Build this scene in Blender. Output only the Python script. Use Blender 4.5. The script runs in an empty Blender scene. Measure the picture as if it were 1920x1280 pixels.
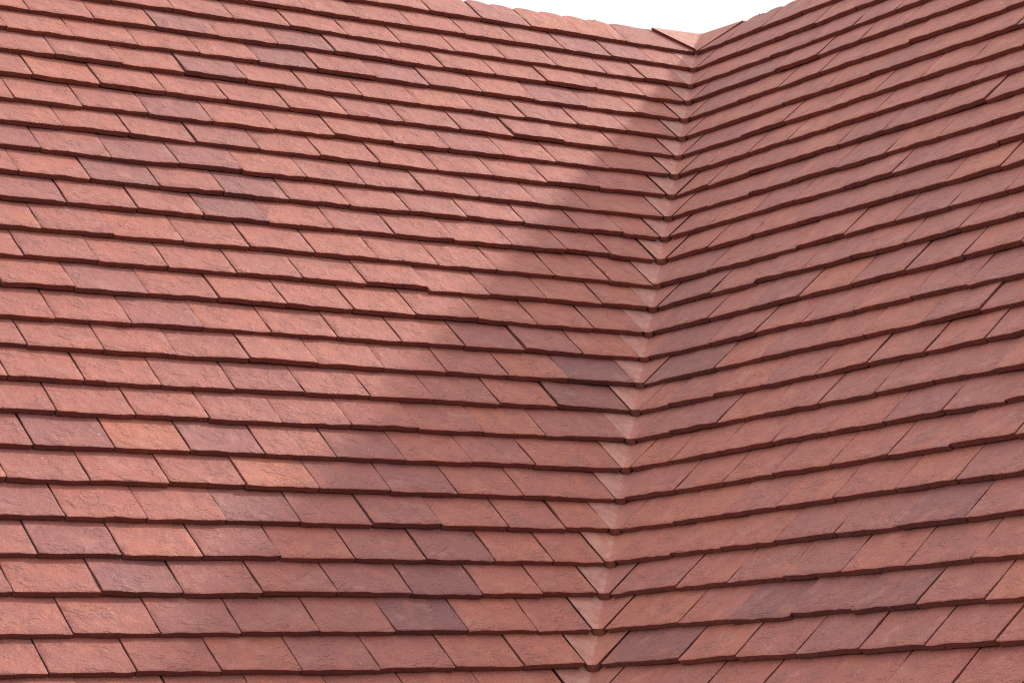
import bpy, bmesh, math, random
from mathutils import Vector, Matrix

# ------------------------------------------------------------------ camera, sky, sun, exposure
PITCH = 0.833958
CAM_POS = (-4.63343, -5.74118, -1.9708)
CAM_RIGHT = (0.827015, -0.561281, -0.031782)
CAM_DOWN = (0.059791, 0.14403, -0.987765)
CAM_FWD = (0.558991, 0.814996, 0.152675)
LENS = 90.1193

H = 6.6                                    # height of the top course above the ground
scene = bpy.context.scene
COL = scene.collection

cam_data = bpy.data.cameras.new('camera')
cam = bpy.data.objects.new('camera', cam_data)
COL.objects.link(cam)
cam_data.sensor_width = 36.0
cam_data.lens = LENS
cam_data.clip_start = 0.1
cam_data.clip_end = 2000.0
_r, _d, _f = Vector(CAM_RIGHT), Vector(CAM_DOWN), Vector(CAM_FWD)
M = Matrix((( _r.x, -_d.x, -_f.x, CAM_POS[0]),
            ( _r.y, -_d.y, -_f.y, CAM_POS[1]),
            ( _r.z, -_d.z, -_f.z, CAM_POS[2] + H),
            (0, 0, 0, 1)))
cam.matrix_world = M
scene.camera = cam

SUN_EL = math.radians(35.0)                # the sun stands behind the right-hand wing (+X)
world = bpy.data.worlds.new('World')
scene.world = world
world.use_nodes = True
wn = world.node_tree
wn.nodes.clear()
w_out = wn.nodes.new('ShaderNodeOutputWorld')
w_bg = wn.nodes.new('ShaderNodeBackground')
w_sky = wn.nodes.new('ShaderNodeTexSky')
w_sky.sky_type = 'NISHITA'
w_sky.sun_disc = False
w_sky.sun_elevation = SUN_EL
w_sky.sun_rotation = math.radians(90)
w_sky.dust_density = 4.0
w_tc = wn.nodes.new('ShaderNodeTexCoord')
w_sep = wn.nodes.new('ShaderNodeSeparateXYZ')
wn.links.new(w_tc.outputs['Generated'], w_sep.inputs[0])
w_el = wn.nodes.new('ShaderNodeMapRange')  # overcast veil: brighter overhead than at the horizon
w_el.inputs['From Min'].default_value = 0.0
w_el.inputs['From Max'].default_value = 1.0
w_el.inputs['To Min'].default_value = 8.3
w_el.inputs['To Max'].default_value = 14.5
wn.links.new(w_sep.outputs[2], w_el.inputs[0])
w_veil = wn.nodes.new('ShaderNodeMix')
w_veil.data_type = 'RGBA'
w_veil.blend_type = 'MULTIPLY'
w_veil.inputs[0].default_value = 1.0
w_veil.inputs[6].default_value = (1.0, 0.988, 0.98, 1)
wn.links.new(w_el.outputs[0], w_veil.inputs[7])
w_mix = wn.nodes.new('ShaderNodeMix')      # thin bright cloud over the blue
w_mix.data_type = 'RGBA'
w_mix.inputs[0].default_value = 0.85
wn.links.new(w_sky.outputs[0], w_mix.inputs[6])
wn.links.new(w_veil.outputs[2], w_mix.inputs[7])
wn.links.new(w_mix.outputs[2], w_bg.inputs['Color'])
w_bg.inputs['Strength'].default_value = 0.1
wn.links.new(w_bg.outputs[0], w_out.inputs['Surface'])

sun_data = bpy.data.lights.new('sun', 'SUN')
sun_data.energy = 2.8
sun_data.angle = math.radians(2.4)
sun_data.color = (1.0, 0.95, 0.88)
sun = bpy.data.objects.new('sun', sun_data)
COL.objects.link(sun)
sun.rotation_euler = Vector((math.cos(SUN_EL), 0.0, math.sin(SUN_EL))).to_track_quat('Z', 'Y').to_euler()
sun.location = (8, 0, H + 6)

vs = scene.view_settings
vs.view_transform = 'Standard'
vs.look = 'None'
vs.exposure = 0.22
vs.gamma = 1.0
vs.use_curve_mapping = False
cy = scene.cycles
cy.max_bounces = 3
cy.diffuse_bounces = 2
cy.glossy_bounces = 2
cy.filter_width = 1.1

# ------------------------------------------------------------------ measured layout
# per course, from the ridge down: tile edges along the course (mm), clay tone of each tile (x100, high = purple), 1 = tile in view
LEFT_COURSES = [
([-2280, -2112, -1946, -1779, -1612, -1446, -1281, -1110, -941, -772, -605, -434, -269, -26], [-1, -3, 2, -26, 16, 0, 0, 0, 10, 30, -60, -50, 30], "0000001111111"),
([-2374, -2206, -2041, -1874, -1707, -1541, -1375, -1210, -1043, -874, -708, -542, -376, -230, -93], [-12, -20, 1, 39, 0, 0, 0, 0, 0, 10, 20, 30, 30, 0], "00001111111111"),
([-2458, -2292, -2124, -1959, -1791, -1622, -1457, -1287, -1122, -952, -787, -617, -447, -312, -160], [-5, 12, 0, 0, 0, 20, 0, 0, 0, 0, 10, 10, 20, 0], "00111111111111"),
([-2378, -2210, -2041, -1872, -1701, -1532, -1363, -1194, -1029, -865, -696, -529, -360, -228], [0, 0, 0, 50, 30, 60, 30, 0, 0, -10, 0, 30, 0], "1111111111111"),
([-2462, -2296, -2124, -1956, -1788, -1622, -1453, -1285, -1120, -953, -788, -616, -450, -295], [0, -30, 0, 0, 0, 60, 30, 40, 10, -10, 40, 30, 0], "1111111111111"),
([-2535, -2368, -2200, -2029, -1862, -1694, -1529, -1364, -1198, -1032, -863, -696, -532, -362], [-3, 0, 10, 0, 50, 10, 0, 0, -30, 0, 0, 20, 0], "0111111111111"),
([-2456, -2288, -2119, -1949, -1783, -1614, -1448, -1283, -1116, -950, -788, -618, -429], [0, -30, 0, -20, 10, 0, 30, 20, 30, 0, 0, 0], "111111111111"),
([-2531, -2365, -2198, -2029, -1862, -1695, -1527, -1358, -1196, -1029, -865, -696, -496], [0, 10, 0, 40, -20, -10, 0, 0, 30, 0, 30, 0], "111111111111"),
([-2610, -2443, -2275, -2110, -1940, -1772, -1607, -1441, -1273, -1109, -945, -778, -564], [20, 20, 10, 10, 50, -20, 0, -10, 0, 0, 10, 0], "011111111111"),
([-2526, -2358, -2189, -2022, -1856, -1689, -1525, -1359, -1197, -1028, -863, -631], [50, 10, 60, 50, -20, 0, 10, 0, 10, 20, 0], "11111111111"),
([-2608, -2440, -2270, -2102, -1940, -1771, -1608, -1443, -1280, -1110, -947, -810, -698], [20, 0, 70, 10, 70, 10, 10, 10, 0, 20, 10, 0], "111111111111"),
([-2689, -2524, -2357, -2188, -2025, -1861, -1694, -1528, -1364, -1199, -1036, -899, -765], [26, 50, 0, 0, 70, -22, 10, 0, 0, 10, 10, 0], "011111111111"),
([-2612, -2446, -2280, -2115, -1951, -1784, -1620, -1455, -1292, -1127, -963, -832], [0, 0, 0, 10, 0, 0, 0, 0, 0, -10, -10], "11111111111"),
([-2686, -2518, -2350, -2186, -2021, -1857, -1692, -1527, -1362, -1199, -1037, -900], [0, 20, 0, -10, 20, 0, 0, 0, 10, -10, 0], "11111111111"),
([-2764, -2596, -2433, -2266, -2101, -1937, -1769, -1607, -1439, -1276, -1115, -967], [0, -10, 40, -10, 0, -10, 0, 10, 0, 0, 0], "01111111111"),
([-2677, -2509, -2340, -2176, -2013, -1851, -1688, -1523, -1359, -1198, -1034], [0, 0, 30, -10, 0, 0, 0, 50, 40, -10], "1111111111"),
([-2763, -2598, -2432, -2270, -2103, -1940, -1777, -1615, -1451, -1290, -1101], [10, 10, 0, 20, 0, 0, 10, 20, -20, 100], "1111111111"),
([-2834, -2670, -2506, -2340, -2173, -2012, -1853, -1692, -1525, -1366, -1168], [0, 0, -10, 20, 20, 0, 0, 30, -10, 90], "1111111111"),
([-2763, -2596, -2430, -2267, -2103, -1940, -1776, -1613, -1452, -1236], [30, 0, 0, 20, 0, 0, 10, -10, 40], "111111111"),
([-2842, -2675, -2508, -2346, -2182, -2017, -1854, -1689, -1530, -1303], [20, 60, -40, 60, 10, 45, 10, 10, 10], "111111111"),
([-2920, -2756, -2590, -2424, -2259, -2097, -1932, -1770, -1608, -1370], [-80, 30, 20, 10, -50, 40, 50, 0, -10], "111111111"),
([-2836, -2670, -2506, -2340, -2179, -2016, -1853, -1694, -1549, -1437], [50, 0, 0, 70, 40, 50, -20, 20, 0], "111111111"),
([-2920, -2755, -2589, -2425, -2262, -2099, -1935, -1773, -1632, -1504], [30, 50, -10, 50, -10, 40, 70, -10, 0], "111111111"),
([-2995, -2830, -2663, -2500, -2338, -2176, -2010, -1848, -1704, -1572], [20, 0, 70, 40, 20, 20, 80, -20, 0], "111111111"),
([-3081, -2916, -2749, -2582, -2419, -2256, -2093, -1930, -1767, -1639], [-17, 30, 10, 40, 30, 30, 90, -20, 0], "011111111"),
([-2991, -2824, -2659, -2495, -2332, -2169, -2004, -1845, -1706], [0, 10, 20, 20, 40, 20, 0, 0], "11111111"),
([-3111, -2942, -2775, -2609, -2448, -2289, -2129, -1962, -1773], [-8, 29, 10, 30, -5, 20, 0, 0], "01111111"),
]
RIGHT_COURSES = [
([26, 147, 313, 479, 644, 811, 977, 1144, 1311, 1476], [30, 36, 18, -12, 5, 14, 23, 8, -1], "111100000"),
([93, 279, 444, 612, 778, 944, 1111, 1277, 1444, 1610], [13, 18, 13, -6, 25, -3, 12, -5, -18], "111110000"),
([160, 327, 500, 673, 838, 1004, 1171, 1338, 1504, 1670], [-4, 4, 33, 17, -1, 14, -1, 0, 18], "111111000"),
([228, 416, 590, 763, 932, 1098, 1262, 1428, 1594], [60, 50, -4, 16, 12, 4, 18, 13], "11111110"),
([295, 512, 677, 847, 1018, 1183, 1354, 1523, 1689], [21, -11, 7, 6, 12, -4, 6, 4], "11111111"),
([362, 601, 770, 938, 1110, 1275, 1451, 1622, 1789], [-5, 7, 2, -12, 43, 5, -15, 26], "11111111"),
([429, 678, 851, 1023, 1192, 1362, 1537, 1703, 1870], [18, -3, 0, -2, 4, -17, -11, 4], "11111110"),
([496, 616, 784, 938, 1091, 1263, 1431, 1598, 1766, 1934], [16, -1, 4, -22, -7, -8, 10, 15, -2], "111111110"),
([564, 695, 861, 1026, 1198, 1363, 1532, 1703, 1868, 2033], [4, 9, 12, -5, 40, 30, 5, -1, 1], "111111110"),
([631, 775, 941, 1103, 1269, 1440, 1615, 1784, 1951], [6, 13, 17, 25, 22, 4, 11, 1], "11111111"),
([698, 861, 1024, 1190, 1362, 1528, 1696, 1862, 2028], [33, 0, 34, 30, 10, 21, 6, 12], "11111111"),
([765, 935, 1100, 1268, 1435, 1599, 1764, 1934, 2100], [-1, 4, -3, 29, 30, 30, -30, 6], "11111111"),
([832, 1016, 1177, 1340, 1505, 1675, 1841, 2011, 2178], [40, 21, 15, 2, 12, 45, 10, 10], "11111111"),
([900, 1105, 1266, 1432, 1596, 1764, 1935, 2101, 2267], [50, 3, 40, 21, 15, 21, 32, 14], "11111111"),
([967, 1174, 1336, 1499, 1669, 1839, 2009, 2177, 2346], [50, 8, 30, -27, 50, 40, -7, 4], "11111110"),
([1034, 1260, 1421, 1584, 1750, 1922, 2090, 2255, 2421], [60, 15, 5, 24, 3, 45, 35, 29], "11111110"),
([1101, 1355, 1521, 1685, 1847, 2021, 2184, 2350], [85, 8, 30, 21, -6, 29, 13], "1111111"),
([1168, 1269, 1434, 1600, 1766, 1926, 2090, 2259, 2426], [7, 30, -20, 25, -3, 10, 5, 15], "11111111"),
([1236, 1360, 1525, 1684, 1849, 2016, 2180, 2346, 2512], [32, 38, 3, 6, 10, 24, 33, -11], "11111111"),
([1303, 1444, 1610, 1779, 1947, 2107, 2271, 2433, 2599], [-9, -10, -17, 11, -10, 27, 19, -8], "11111111"),
([1370, 1541, 1700, 1856, 2026, 2190, 2355, 2521, 2689], [-6, -15, 5, 11, -3, 29, 9, 12], "11111111"),
([1437, 1618, 1784, 1942, 2108, 2274, 2436, 2602, 2768], [4, -26, 10, -19, 6, -15, 34, 11], "11111110"),
([1504, 1687, 1848, 2009, 2181, 2353, 2522, 2689, 2857], [-13, -26, 1, 19, 30, 80, 19, -15], "11111110"),
([1572, 1786, 1948, 2112, 2274, 2440, 2604, 2771], [34, -2, 20, 40, -1, 12, -6], "1111111"),
([1639, 1876, 2036, 2205, 2372, 2535, 2700, 2866], [-25, 18, 90, 60, 75, 10, -30], "1111111"),
([1706, 1954, 2126, 2291, 2460, 2620, 2784, 2950], [70, -8, 35, 50, 19, 8, 9], "1111111"),
([1773, 1918, 2084, 2250, 2415, 2576, 2735, 2899, 3064], [-1, 10, 6, 27, -6, 3, 10, 3], "11111110"),
]
# how far each course wanders off its line (mm up the slope): at the valley, at the left and at the right
WANDER_VALLEY = [-8.0, -8.0, -6.8, 2.9, 1.8, 3.1, 4.5, 8.0, 7.7, 0.5, 8.0, 8.0, -4.7, -1.9, -4.3, -3.5, -3.3, -1.8, -4.2, -3.1, -5.4, -2.2, -2.0, 6.7, 5.2, 8.0, 8.0]
WANDER_LEFT = [-3.7, -3.7, -3.7, -3.7, 2.9, 5.0, 1.0, -6.7, -1.0, 1.1, 3.9, 8.0, 2.4, -1.3, -0.1, -7.9, -0.5, -1.8, 1.8, -2.2, 3.2, 0.2, -0.5, 1.0, -1.7, 4.4, 4.4]
WANDER_RIGHT = [5.3, 5.3, 5.3, 5.3, 5.3, -0.2, -4.9, -3.1, -2.5, -1.0, -0.4, 3.0, 0.8, 6.6, -0.8, -3.1, -0.5, 5.3, 1.5, 7.0, 2.5, 3.4, 0.6, -6.4, -6.4, -3.1, -3.1]

G = 0.1                                    # gauge: distance between courses
T = 0.0142                                 # tile thickness
LAST = 36                                  # courses down to the eaves
cP, sP = math.cos(PITCH), math.sin(PITCH)
RNG = random.Random(11)

# ------------------------------------------------------------------ materials
def node(nt, typ, **kw):
    n = nt.nodes.new(typ)
    for k, v in kw.items():
        setattr(n, k, v)
    return n

def ramp(nt, src, stops):
    r = node(nt, 'ShaderNodeValToRGB')
    el = r.color_ramp.elements
    while len(el) < len(stops):
        el.new(0.5)
    for e, (p, c) in zip(el, stops):
        e.position = p
        e.color = (c, c, c, 1) if not isinstance(c, tuple) else c + (1,)
    nt.links.new(src, r.inputs[0])
    return r.outputs[0]

def mixc(nt, fac, a, b, blend='MIX'):
    m = node(nt, 'ShaderNodeMix', data_type='RGBA', blend_type=blend)
    for sock, v in ((m.inputs[0], fac), (m.inputs[6], a), (m.inputs[7], b)):
        if hasattr(v, 'links'):
            nt.links.new(v, sock)
        else:
            sock.default_value = v if not isinstance(v, tuple) else v + (1,)
    return m.outputs[2]

def math_(nt, op, a, b=None, c=None):
    m = node(nt, 'ShaderNodeMath', operation=op)
    for s, v in zip(m.inputs, (a, b, c)):
        if v is None:
            continue
        if hasattr(v, 'links'):
            nt.links.new(v, s)
        else:
            s.default_value = v
    return m.outputs[0]

def clay(name, joined=False, valley=False, edge=False):
    m = bpy.data.materials.new(name)
    m.use_nodes = True
    nt = m.node_tree
    nt.nodes.clear()
    out = node(nt, 'ShaderNodeOutputMaterial')
    bs = node(nt, 'ShaderNodeBsdfPrincipled')
    nt.links.new(bs.outputs[0], out.inputs[0])
    tc = node(nt, 'ShaderNodeTexCoord')
    if joined:
        geo = node(nt, 'ShaderNodeNewGeometry')
        rnd = geo.outputs['Random Per Island']
        tone = math_(nt, 'POWER', rnd, 2.5)
        tone = math_(nt, 'MULTIPLY_ADD', tone, 0.8, -0.1)
    else:
        oi = node(nt, 'ShaderNodeObjectInfo')
        sep = node(nt, 'ShaderNodeSeparateColor')
        nt.links.new(oi.outputs['Color'], sep.inputs[0])
        tone = math_(nt, 'MULTIPLY_ADD', sep.outputs[0], 2.0, -1.0)
        rnd = sep.outputs[1]
    off = node(nt, 'ShaderNodeCombineXYZ')
    nt.links.new(math_(nt, 'MULTIPLY', rnd, 37.0), off.inputs[0])
    nt.links.new(math_(nt, 'MULTIPLY', rnd, 91.0), off.inputs[1])
    nt.links.new(math_(nt, 'MULTIPLY', rnd, 53.0), off.inputs[2])
    va = node(nt, 'ShaderNodeVectorMath', operation='ADD')
    nt.links.new(tc.outputs['Object'], va.inputs[0])
    nt.links.new(off.outputs[0], va.inputs[1])
    P = va.outputs[0]

    def noise(scale, detail=3.0, rough=0.55, dist=0.0, vec=None, stretch=None):
        v = vec or P
        if stretch:
            mp = node(nt, 'ShaderNodeMapping')
            mp.inputs['Scale'].default_value = stretch[0]
            mp.inputs['Rotation'].default_value = (0, 0, stretch[1])
            nt.links.new(v, mp.inputs['Vector'])
            v = mp.outputs[0]
        n = node(nt, 'ShaderNodeTexNoise')
        n.inputs['Scale'].default_value = scale
        n.inputs['Detail'].default_value = detail
        n.inputs['Roughness'].default_value = rough
        n.inputs['Distortion'].default_value = dist
        nt.links.new(v, n.inputs['Vector'])
        return n.outputs[0]

    def channels(scale, detail, rough, dist):
        n = node(nt, 'ShaderNodeTexNoise')
        for k_, v_ in (('Scale', scale), ('Detail', detail), ('Roughness', rough), ('Distortion', dist)):
            n.inputs[k_].default_value = v_
        nt.links.new(P, n.inputs['Vector'])
        s_ = node(nt, 'ShaderNodeSeparateColor')
        nt.links.new(n.outputs['Color'], s_.inputs[0])
        return s_.outputs

    # colour: orange-red body, purple-brown when fired harder
    body = ramp(nt, tone_clamp(nt, tone), [(0.0, (0.47, 0.145, 0.075)), (0.5, (0.368, 0.106, 0.076)),
                                         (0.72, (0.292, 0.089, 0.077)), (1.0, (0.196, 0.066, 0.069))])
    c1 = channels(19, 2, 0.65, 0.0)
    col = mixc(nt, ramp(nt, c1[0], [(0.40, 0.0), (0.66, 0.55)]), body, (0.262, 0.090, 0.080))
    col = mixc(nt, ramp(nt, c1[1], [(0.54, 0.0), (0.76, 0.38)]), col, (0.47, 0.145, 0.075))
    col = mixc(nt, ramp(nt, c1[2], [(0.56, 0.0), (0.80, 0.30)]), col, (0.52, 0.27, 0.225))
    sand = noise(330, 2, 0.7)
    col = mixc(nt, 0.85, col, ramp(nt, sand, [(0.25, (0.27, 0.27, 0.27)), (0.75, (0.75, 0.75, 0.75))]), 'OVERLAY')
    col = mixc(nt, ramp(nt, noise(120, 1, 0.4), [(0.815, 0.0), (0.83, 0.6)]), col, (0.66, 0.56, 0.50))
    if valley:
        lime_light = noise(34, 5, 0.7)
        sx = node(nt, 'ShaderNodeSeparateXYZ')            # lime bloom, weighted to the left wing to paint in its brighter light
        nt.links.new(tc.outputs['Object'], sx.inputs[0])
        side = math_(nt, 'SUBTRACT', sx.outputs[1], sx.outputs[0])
        side = math_(nt, 'MULTIPLY_ADD', lime_light, 0.02, side)
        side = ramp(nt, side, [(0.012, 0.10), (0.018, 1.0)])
        col = mixc(nt, math_(nt, 'MULTIPLY', ramp(nt, lime_light, [(0.34, 0.08), (0.62, 0.60)]), side), col, (0.56, 0.31, 0.26))
    if edge:                                   # bare fired clay without sand facing, darkened further to paint in shade
        col = mixc(nt, 1.0, col, (0.52, 0.42, 0.38), 'MULTIPLY')
    nt.links.new(col, bs.inputs['Base Color'])
    rr = math_(nt, 'MULTIPLY_ADD', c1[0], 0.25, 0.56)
    nt.links.new(rr, bs.inputs['Roughness'])
    bs.inputs['Specular IOR Level'].default_value = 0.5
    bs.inputs['Sheen Weight'].default_value = 0.16            # a film of dry dust
    bs.inputs['Sheen Roughness'].default_value = 0.45
    bs.inputs['Sheen Tint'].default_value = (1.0, 0.86, 0.78, 1)

    # relief: torn crescents left by the sanded mould, dents, sand grain
    field = noise(44, 1.0, 0.55, 0.9, stretch=((1.0, 1.9, 1.0), 0.5))
    line = math_(nt, 'ABSOLUTE', math_(nt, 'SUBTRACT', field, 0.5))
    tear = ramp(nt, line, [(0.0, 0.0), (0.045, 1.0)])
    step = ramp(nt, field, [(0.43, 0.0), (0.57, 1.0)])
    mask = ramp(nt, noise(24, 1, 0.5), [(0.48, 0.0), (0.64, 1.0)])
    if valley:
        mask = math_(nt, 'MULTIPLY', mask, 0.2)
    tear = math_(nt, 'MULTIPLY', math_(nt, 'SUBTRACT', tear, 1.0), mask)
    step = math_(nt, 'MULTIPLY', step, mask)
    h = math_(nt, 'MULTIPLY', tear, 0.0007)
    h = math_(nt, 'MULTIPLY_ADD', step, 0.0020, h)
    h = math_(nt, 'MULTIPLY_ADD', noise(46, 3, 0.6), 0.0036, h)
    h = math_(nt, 'MULTIPLY_ADD', sand, 0.0004, h)
    bp = node(nt, 'ShaderNodeBump')
    bp.inputs['Strength'].default_value = 1.0
    bp.inputs['Distance'].default_value = 1.0
    nt.links.new(h, bp.inputs['Height'])
    nt.links.new(bp.outputs[0], bs.inputs['Normal'])
    return m

def tone_clamp(nt, tone):
    return math_(nt, 'MULTIPLY_ADD', tone, 0.5, 0.5)

def plain(name, col, rough=0.8, metal=0.0, var=0.25, scale=8.0):
    m = bpy.data.materials.new(name)
    m.use_nodes = True
    nt = m.node_tree
    bs = nt.nodes['Principled BSDF']
    n = node(nt, 'ShaderNodeTexNoise')
    n.inputs['Scale'].default_value = scale
    n.inputs['Detail'].default_value = 6
    c = ramp(nt, n.outputs[0], [(0.3, tuple(x * (1 - var) for x in col)), (0.7, tuple(min(1, x * (1 + var)) for x in col))])
    nt.links.new(c, bs.inputs['Base Color'])
    bs.inputs['Roughness'].default_value = rough
    bs.inputs['Metallic'].default_value = metal
    return m

CLAY = clay('clay_tile')
CLAY_EDGE = clay('clay_tile_edge', edge=True)
CLAY_FIELD = clay('clay_tile_field', joined=True)
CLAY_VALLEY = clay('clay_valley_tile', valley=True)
FELT = plain('roofing_felt', (0.035, 0.033, 0.032), 0.9)
STEEL = plain('galvanised_steel', (0.75, 0.76, 0.78), 0.35, 0.9, 0.05)
GRASS = plain('ground_soil', (0.075, 0.07, 0.05), 0.95, 0, 0.4, 0.6)

def brick_mat():
    m = bpy.data.materials.new('brickwork')
    m.use_nodes = True
    nt = m.node_tree
    b = node(nt, 'ShaderNodeTexBrick')
    b.inputs['Color1'].default_value = (0.30, 0.12, 0.08, 1)
    b.inputs['Color2'].default_value = (0.24, 0.10, 0.07, 1)
    b.inputs['Mortar'].default_value = (0.38, 0.34, 0.30, 1)
    b.inputs['Scale'].default_value = 4.4
    tc = node(nt, 'ShaderNodeTexCoord')
    mp = node(nt, 'ShaderNodeMapping')
    mp.inputs['Rotation'].default_value = (math.radians(90), 0, 0)
    nt.links.new(tc.outputs['Object'], mp.inputs[0])
    nt.links.new(mp.outputs[0], b.inputs[0])
    nt.links.new(b.outputs[0], nt.nodes['Principled BSDF'].inputs['Base Color'])
    return m
BRICK = brick_mat()

# ------------------------------------------------------------------ helpers
def mesh_of(name, verts, faces, mat, smooth=False):
    me = bpy.data.meshes.new(name)
    me.from_pydata(verts, [], faces)
    me.materials.append(mat)
    if smooth:
        me.polygons.foreach_set('use_smooth', [True] * len(me.polygons))
    me.update()
    return me

def link(name, me, parent=None, mw=None):
    o = bpy.data.objects.new(name, me)
    COL.objects.link(o)
    if parent:
        o.parent = parent
    if mw is not None:
        o.matrix_local = mw
    return o

# ------------------------------------------------------------------ ground
ground = link('ground', mesh_of('ground', [(-600, -600, 0), (600, -600, 0), (600, 600, 0), (-600, 600, 0)], [(0, 1, 2, 3)], GRASS))
ground['kind'] = 'structure'

# ------------------------------------------------------------------ house: roof bodies and walls
house = bpy.data.objects.new('house', None)
COL.objects.link(house)
house['label'] = 'house with red clay tile roof whose two slopes meet in a valley'
house['category'] = 'house'

FA = Matrix(((1, 0, 0, 0), (0, cP, -sP, 0), (0, sP, cP, H), (0, 0, 0, 1)))      # left slope: x along course, y up slope, z out
FB = Matrix(((0, cP, -sP, 0), (-1, 0, 0, 0), (0, sP, cP, H), (0, 0, 0, 1)))     # right slope, facing left

DN = -0.055                                # felt below the tiles
RB = 0.085                                 # felt stops short of the ridge
FAR = 4.3                                  # how far both wings run from the valley
bE = -LAST * G - 0.12
def deck(sign):
    # sheet of felt in slope coordinates, clipped along the valley
    def va(b):
        y = b * cP - DN * sP
        return y
    th = 0.02
    top = [(-FAR, bE, DN), (va(bE), bE, DN), (va(RB), RB, DN), (-FAR, RB, DN)]
    if sign > 0:                           # mirrored for the right slope: a = -y
        top = [(-x, y, z) for x, y, z in top][::-1]
    bot = [(x, y, z - th) for x, y, z in top]
    f = [(0, 1, 2, 3), (7, 6, 5, 4)] + [(i, i + 4, (i + 1) % 4 + 4, (i + 1) % 4) for i in range(4)]
    return top + bot, f
v, f = deck(-1)
slope_left = link('roof_slope', mesh_of('slope_left', v, f, FELT), house, FA)
slope_left['label'] = 'left slope of red clay tiles, part sunlit, part in shadow'
v, f = deck(1)
slope_right = link('roof_slope', mesh_of('slope_right', v, f, FELT), house, FB)
slope_right['label'] = 'right slope of red clay tiles, wholly in shade'

# far sides of both wings and the walls under the eaves
ry = RB * cP - DN * sP                     # ridge, in plan
rz = RB * sP + DN * cP + H
ez = bE * sP + DN * cP + H
ey = bE * cP - DN * sP
bd = ry - ey
ZB = 0.003
bk = [(-FAR, ry, rz - ZB), (ry, ry, rz - ZB), (ry + bd, ry + bd, ez), (-FAR, ry + bd, ez),
      (ry, -FAR, rz - ZB), (ry + bd, -FAR, ez)]
th = [(x, y, z - 0.03) for x, y, z in bk]
link('back_slope', mesh_of('back_slope', bk[:4] + th[:4], [(0, 1, 2, 3), (7, 6, 5, 4), (0, 4, 5, 1), (2, 6, 7, 3), (0, 3, 7, 4), (1, 5, 6, 2)], FELT), house)
b2 = [bk[1], bk[4], bk[5], bk[2]]
t2 = [th[1], th[4], th[5], th[2]]
link('back_slope', mesh_of('back_slope_b', b2 + t2, [(0, 1, 2, 3), (7, 6, 5, 4), (0, 4, 5, 1), (2, 6, 7, 3), (0, 3, 7, 4), (1, 5, 6, 2)], FELT), house)
def box(name, x0, x1, y0, y1, z0, z1, mat, parent):
    vs_ = [(x, y, z) for z in (z0, z1) for x, y in ((x0, y0), (x1, y0), (x1, y1), (x0, y1))]
    fs_ = [(3, 2, 1, 0), (4, 5, 6, 7), (0, 1, 5, 4), (1, 2, 6, 5), (2, 3, 7, 6), (3, 0, 4, 7)]
    return link(name, mesh_of(name, vs_, fs_, mat), parent)
wy = ey + 0.35
box('wall', -FAR + 0.05, ry + bd - 0.3, wy, ry + bd - 0.3, 0, ez + 0.30, BRICK, house)
box('wall', wy, ry + bd - 0.303, -FAR + 0.05, wy - 0.003, 0, ez + 0.302, BRICK, house)

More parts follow.
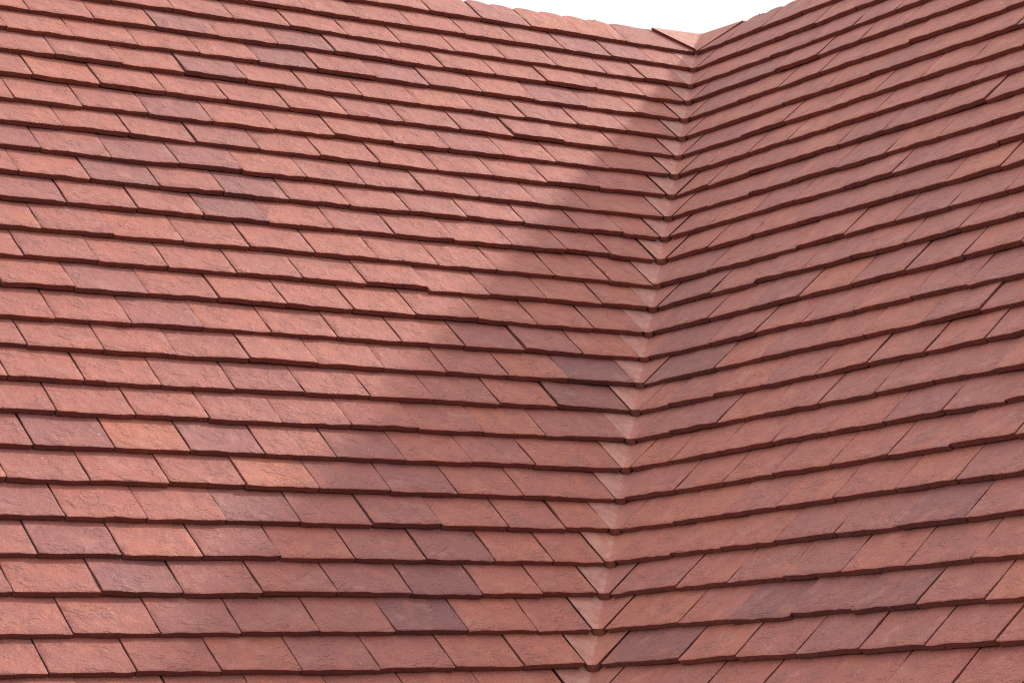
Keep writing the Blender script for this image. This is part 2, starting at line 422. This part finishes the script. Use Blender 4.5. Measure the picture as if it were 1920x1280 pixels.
# ------------------------------------------------------------------ plain tiles
YS = [0.0, 0.0022, 0.018, 0.040, 0.066, 0.094, 0.125]
def tile_shape(rng, w=0.165, length=0.262, nx=11, notched=False):
    """one handmade plain tile: x across, y up from its tail, z out; the tail's lower edge at z = 0"""
    ys = [y for y in YS if y < length - 0.004] + [length]
    wob = [rng.gauss(0, 0.0009) for _ in range(nx + 1)]
    wob = [(wob[max(0, i - 1)] + 2 * wob[i] + wob[min(nx, i + 1)]) / 3 for i in range(nx + 1)]
    thk = [rng.gauss(0, 0.0006) for _ in range(nx + 1)]
    cam_x = rng.uniform(-0.0003, 0.0005)            # cross camber
    twist = rng.gauss(0, 0.0007)
    ph = [rng.uniform(0, 6.28) for _ in range(4)]
    fr = [rng.uniform(18, 45) for _ in range(4)]
    chipc = [rng.uniform(0.0004, 0.0022) for _ in range(2)]
    lw = [rng.gauss(0, 0.0006) for _ in ys]
    rw = [rng.gauss(0, 0.0006) for _ in ys]
    e_ = 0.0016 / (w / 2)                          # worn arris along both sides
    us = [-1, -1 + e_] + [i / (nx - 2) * 2 - 1 for i in range(1, nx - 2)] + [1 - e_, 1]
    V, F = [], []
    for j, y in enumerate(ys):
        for i in range(nx + 1):
            u = us[i]
            x = u * w / 2 + (lw[j] * (u < -0.99) + rw[j] * (u > 0.99))
            edge = 1.0 if j == 0 else (0.8 if j == 1 else (0.3 if j == 2 else 0))
            yy = y + wob[i] * edge
            z = T - T * y / G + cam_x * (1 - u * u) * (1 if y < 0.13 else 0.2) + twist * u * (1 - y / length)
            if y < 0.12:
                z += 0.0005 * math.sin(fr[0] * x + ph[0]) * math.sin(fr[1] * y * 1.5 + ph[1]) + 0.0004 * math.sin(fr[2] * (x + y) * 2 + ph[2])
            if j <= 1:
                z += thk[i] * 0.6
            if j == 0:
                z -= 0.0011
                if i in (0, nx):
                    yy += chipc[i // nx]
            if i in (0, nx):
                z -= 0.0010
            if notched and j == len(ys) - 1:
                # head left bare at the ridge: two low lobes with gaps between them
                s_ = (u * 0.5 + 0.5) * 2 % 1.0
                yy += 0.004 * math.sin(min(1, s_ * 1.15) * math.pi) - (0.006 if min(s_, 1 - s_) < 0.06 else 0)
            V.append((x, yy, z))
    nb = len(V)
    n1 = nx + 1
    for j in range(len(ys) - 1):
        for i in range(nx):
            F.append((j * n1 + i, j * n1 + i + 1, (j + 1) * n1 + i + 1, (j + 1) * n1 + i))
    # underside
    for j, y in enumerate((0.0, length)):
        for i in range(n1):
            tv = V[i] if j == 0 else V[(len(ys) - 1) * n1 + i]
            zz = -T * y / G + 0.0006
            if j == 0:
                zz += cam_x * (1 - us[i] ** 2) + twist * us[i] + thk[i] * 0.7
            V.append((tv[0], tv[1] + 0.0006 * (1 - 2 * j), zz))
    for i in range(nx):
        F.append((nb + i, nb + n1 + i, nb + n1 + i + 1, nb + i + 1))
        F.append((nb + i, nb + i + 1, i + 1, i))
        t0 = (len(ys) - 1) * n1
        F.append((t0 + i, t0 + i + 1, nb + n1 + i + 1, nb + n1 + i))
    F.append(tuple([j * n1 for j in range(len(ys))] + [nb + n1, nb]))
    F.append(tuple([nb + nx, nb + n1 + nx] + [j * n1 + nx for j in reversed(range(len(ys)))]))
    return V, F

def tile_mesh(name, mat, **kw):
    V, F = tile_shape(RNG, **kw)
    me = mesh_of(name, V, F, mat, smooth=True)
    # keep the arrises crisp: only the upper surface is smooth
    nx = kw.get('nx', 11)
    top = len(F) - 2 - 3 * nx
    me.set_sharp_from_angle(angle=math.radians(28))
    me.materials.append(CLAY_EDGE)
    me.polygons.foreach_set('material_index', [0 if i < top else 1 for i in range(len(F))])
    return me

VAR = {}
for key, w, L, n, nt_ in (('full', 0.165, 0.262, 26, False), ('half', 0.130, 0.262, 8, False), ('wide', 0.235, 0.262, 8, False),
                          ('second', 0.165, 0.205, 8, False), ('second_wide', 0.235, 0.205, 2, False), ('top', 0.165, 0.120, 10, True), ('top_wide', 0.235, 0.120, 2, True)):
    VAR[key] = (w, [tile_mesh('tile_' + key, CLAY, w=w, length=L, nx=15 if key.endswith('wide') else 12, notched=nt_) for _ in range(n)])
    
def course_shift(slope, k, a):
    if k > 26:
        return 0.0
    c = -k * G * cP if slope == 'L' else k * G * cP        # where the valley is on this course
    far, wf = (-2.45 - 0.02 * k, WANDER_LEFT[k]) if slope == 'L' else (1.55 + 0.045 * k, WANDER_RIGHT[k])
    s = max(0.0, min(1.15, (a - c) / (far - c)))
    return (WANDER_VALLEY[k] * 0.8 * (1 - s) + wf * 0.8 * s) / 1000.0

def tile_matrix(slope, k, a0, a1, w, rng):
    gap = rng.choice((0.0010, 0.0016, 0.0022, 0.003, 0.0042))
    mid = (a0 + a1) / 2
    sx = (a1 - a0 - gap) / w
    slip = rng.gauss(0, 0.0011)
    if rng.random() < 0.06:
        slip += rng.choice((-0.004, 0.004, 0.005))
    lift = 0.0007 + abs(rng.gauss(0, 0.0011)) + (0.0025 if rng.random() < 0.07 else 0)
    m = Matrix.Translation((mid, -k * G + course_shift(slope, k, mid) + slip, 0.0005 + lift))
    m = m @ Matrix.Rotation(rng.gauss(0, 0.0045), 4, 'Z') @ Matrix.Rotation(rng.gauss(0, 0.006), 4, 'Y') @ Matrix.Rotation(-lift / 0.2, 4, 'X')
    return m @ Matrix.Diagonal((sx, 1, 1, 1))

def kind_of(k, width):
    if k == 0:
        return 'top_wide' if width > 0.2 else 'top'
    if k == 1:
        return 'second_wide' if width > 0.2 else 'second'
    return 'wide' if width > 0.2 else ('half' if width < 0.147 else 'full')

def lay(slope, courses, parent):
    rng = random.Random(5 if slope == 'L' else 8)
    hidden = []
    for k in range(LAST + 1):
        if k < len(courses):
            ed, tones, view = courses[k]
            tiles = [(ed[i] / 1000, ed[i + 1] / 1000, tones[i] / 100, view[i] == '1') for i in range(len(tones))]
        else:
            c = k * G * cP + 0.026
            lo = [(c + rng.choice((0.15, 0.23)))]
            tiles = [(c, lo[0], 0, False)]
            if slope == 'L':
                tiles = [(-b, -a, t, v_) for a, b, t, v_ in tiles]
        # carry every course on past the frame
        if slope == 'L':
            a = tiles[0][0]
            while a > -FAR + 0.1:
                tiles.insert(0, (a - 0.1665, a, 0, False)); a -= 0.1665
        else:
            a = tiles[-1][1]
            while a < FAR - 0.1:
                tiles.append((a, a + 0.1665, 0, False)); a += 0.1665
        for a0, a1, tone, vis in tiles:
            w, meshes = VAR[kind_of(k, a1 - a0)]
            me = rng.choice(meshes)
            mw = tile_matrix(slope, k, a0, a1, w, rng)
            if vis:
                o = bpy.data.objects.new('tile', me)
                COL.objects.link(o)
                o.parent = parent
                o.matrix_local = mw
                tn = max(-1, min(1, tone * 0.92 + rng.gauss(0, 0.08)))
                o.color = (tn * 0.5 + 0.5, rng.random(), rng.random(), 1)
                if tone >= 0.7:
                    o['label'] = 'dark purple-brown fired clay tile'
                elif tone <= -0.4:
                    o['label'] = 'bright orange clay tile'
            else:
                hidden.append((me, mw))
    V, F = [], []
    for me, mw in hidden:
        n = len(V)
        V += [tuple(mw @ v_.co) for v_ in me.vertices]
        F += [tuple(n + i for i in p.vertices) for p in me.polygons]
    fo = link('tile_field', mesh_of('tile_field_' + slope, V, F, CLAY_FIELD), parent)
    fo['kind'] = 'stuff'
lay('L', LEFT_COURSES, slope_left)
lay('R', RIGHT_COURSES, slope_right)

# ------------------------------------------------------------------ valley
uA, sA, nA = Vector((1, 0, 0)), Vector((0, cP, sP)), Vector((0, -sP, cP))
uB, sB, nB = Vector((0, -1, 0)), Vector((cP, 0, sP)), Vector((-sP, 0, cP))
nV = (nA + nB).normalized()
vV = Vector((cP, cP, sP))                  # up along the valley
vb = bE
vp = []
for b in (bE, RB - 0.02):
    y = b * cP - DN * sP
    z = b * sP + DN * cP + H + 0.004
    vp += [(y - 0.12, y, z), (y, y, z + 0.002), (y, y - 0.12, z)]
valley = link('valley', mesh_of('valley_lining', vp, [(0, 1, 4, 3), (1, 2, 5, 4)], FELT), house)
valley['label'] = 'valley of dished clay tiles between the two slopes'

def valley_shape(rng, top=False):
    rows = [0.0, 0.003, 0.02, 0.045, 0.075, 0.105, 0.13] if not top else [0.0, 0.004, 0.03, 0.06, 0.09, 0.118]
    V, F = [], []
    NC = 17
    jl, jr = rng.gauss(0, 0.0015), rng.gauss(0, 0.0015)
    for j, b in enumerate(rows):
        n = T - T * b / G
        eL = -0.0253 + jl * 0.6 - 0.02 * b
        eR = -0.0253 + jr * 0.6 - 0.02 * b
        lA = lB = 0.0004
        if top:
            eL, eR = -0.018 - 0.76 * b, -0.018 - 0.90 * b
            lA, lB = T * 0.62, 0.003
        EA = uA * eL + sA * b + nA * (n + lA)
        EB = uB * -eR + sB * b + nB * (n + lB)
        bc = b * 1.24 if top else b                # the top tile runs highest in its trough
        nc = T - T * bc / G - 0.001
        a = bc * cP - nc * sP
        C = Vector((a, a, bc * sP + nc * cP)) + nV * (0.003 if top else 0)
        r = min(0.019, 0.92 * (C - EA).length)
        PA = C + (EA - C).normalized() * r
        PB = C + (EB - C).normalized() * min(r, 0.92 * (C - EB).length)
        pts = [EA, EA.lerp(PA, 0.33), EA.lerp(PA, 0.66)]
        for q in range(11):
            s = q / 10
            pts.append(PA * (1 - s) ** 2 + C * 2 * s * (1 - s) + PB * s * s)
        pts += [PB.lerp(EB, 0.34), PB.lerp(EB, 0.67), EB]
        for q, p in enumerate(pts):
            p = p.copy()
            if j == 0:
                p -= nV * 0.0006
            V.append(p)
    nb = len(V)
    nr = len(rows)
    for j in range(nr):
        for q in range(NC):
            # the underside follows both slopes, a little thicker in the trough
            p = V[j * NC + q] - nV * (T * 1.05 + (0 if top else 0.007 * max(0.0, 1 - abs(q - 8) / 6)))
            if j == 0 and not top:
                p -= vV * 0.007 * max(0.0, 1 - abs(q - 8) / 6)
            V.append(p)
    ntop = 0
    for j in range(nr - 1):
        for q in range(NC - 1):
            F.append((j * NC + q, j * NC + q + 1, (j + 1) * NC + q + 1, (j + 1) * NC + q)); ntop += 1
    for j in range(nr - 1):
        for q in range(NC - 1):
            F.append((nb + j * NC + q, nb + (j + 1) * NC + q, nb + (j + 1) * NC + q + 1, nb + j * NC + q + 1))
        F.append((j * NC, (j + 1) * NC, nb + (j + 1) * NC, nb + j * NC))
        F.append((j * NC + NC - 1, nb + j * NC + NC - 1, nb + (j + 1) * NC + NC - 1, (j + 1) * NC + NC - 1))
    e = (nr - 1) * NC
    for q in range(NC - 1):
        F.append((q, nb + q, nb + q + 1, q + 1))
        F.append((e + q, e + q + 1, nb + e + q + 1, nb + e + q))
    return V, F, ntop

def valley_mesh(rng, top=False):
    V, F, ntop = valley_shape(rng, top)
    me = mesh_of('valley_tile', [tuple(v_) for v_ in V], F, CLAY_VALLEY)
    me.materials.append(CLAY_EDGE)
    me.polygons.foreach_set('material_index', [0 if i < ntop else 1 for i in range(len(F))])
    me.polygons.foreach_set('use_smooth', [True] * len(F))
    me.set_sharp_from_angle(angle=math.radians(35))
    return me
vr = random.Random(21)
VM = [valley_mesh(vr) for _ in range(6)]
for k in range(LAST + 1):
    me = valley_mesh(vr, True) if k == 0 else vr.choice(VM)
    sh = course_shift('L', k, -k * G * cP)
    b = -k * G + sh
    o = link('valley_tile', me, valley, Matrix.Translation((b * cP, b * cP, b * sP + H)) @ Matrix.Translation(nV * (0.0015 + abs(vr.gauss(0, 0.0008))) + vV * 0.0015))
    o.color = (0.5 + vr.uniform(-0.15, 0.12), vr.random(), vr.random(), 1)
    if k == 0:
        o['label'] = 'pale top valley tile lapped over its neighbours'

# ------------------------------------------------------------------ nails left standing at the bare ridge
def nail_mesh():
    bm = bmesh.new()
    for r, z0, z1 in ((0.0013, -0.03, 0.0), (0.0034, 0.0, 0.0012)):
        c = bmesh.ops.create_cone(bm, cap_ends=True, segments=10, radius1=r, radius2=r, depth=z1 - z0)
        bmesh.ops.translate(bm, verts=c['verts'], vec=(0, 0, (z0 + z1) / 2))
    me = bpy.data.meshes.new('nail')
    bm.to_mesh(me)
    bm.free()
    me.materials.append(STEEL)
    return me
NAIL = nail_mesh()
for par, a, b in ((slope_left, -0.312, 0.116), (slope_left, -0.094, 0.112), (slope_right, 0.205, 0.112)):
    link('nail', NAIL, par, Matrix.Translation((a, b, 0.004)) @ Matrix.Rotation(0.5, 4, 'X'))
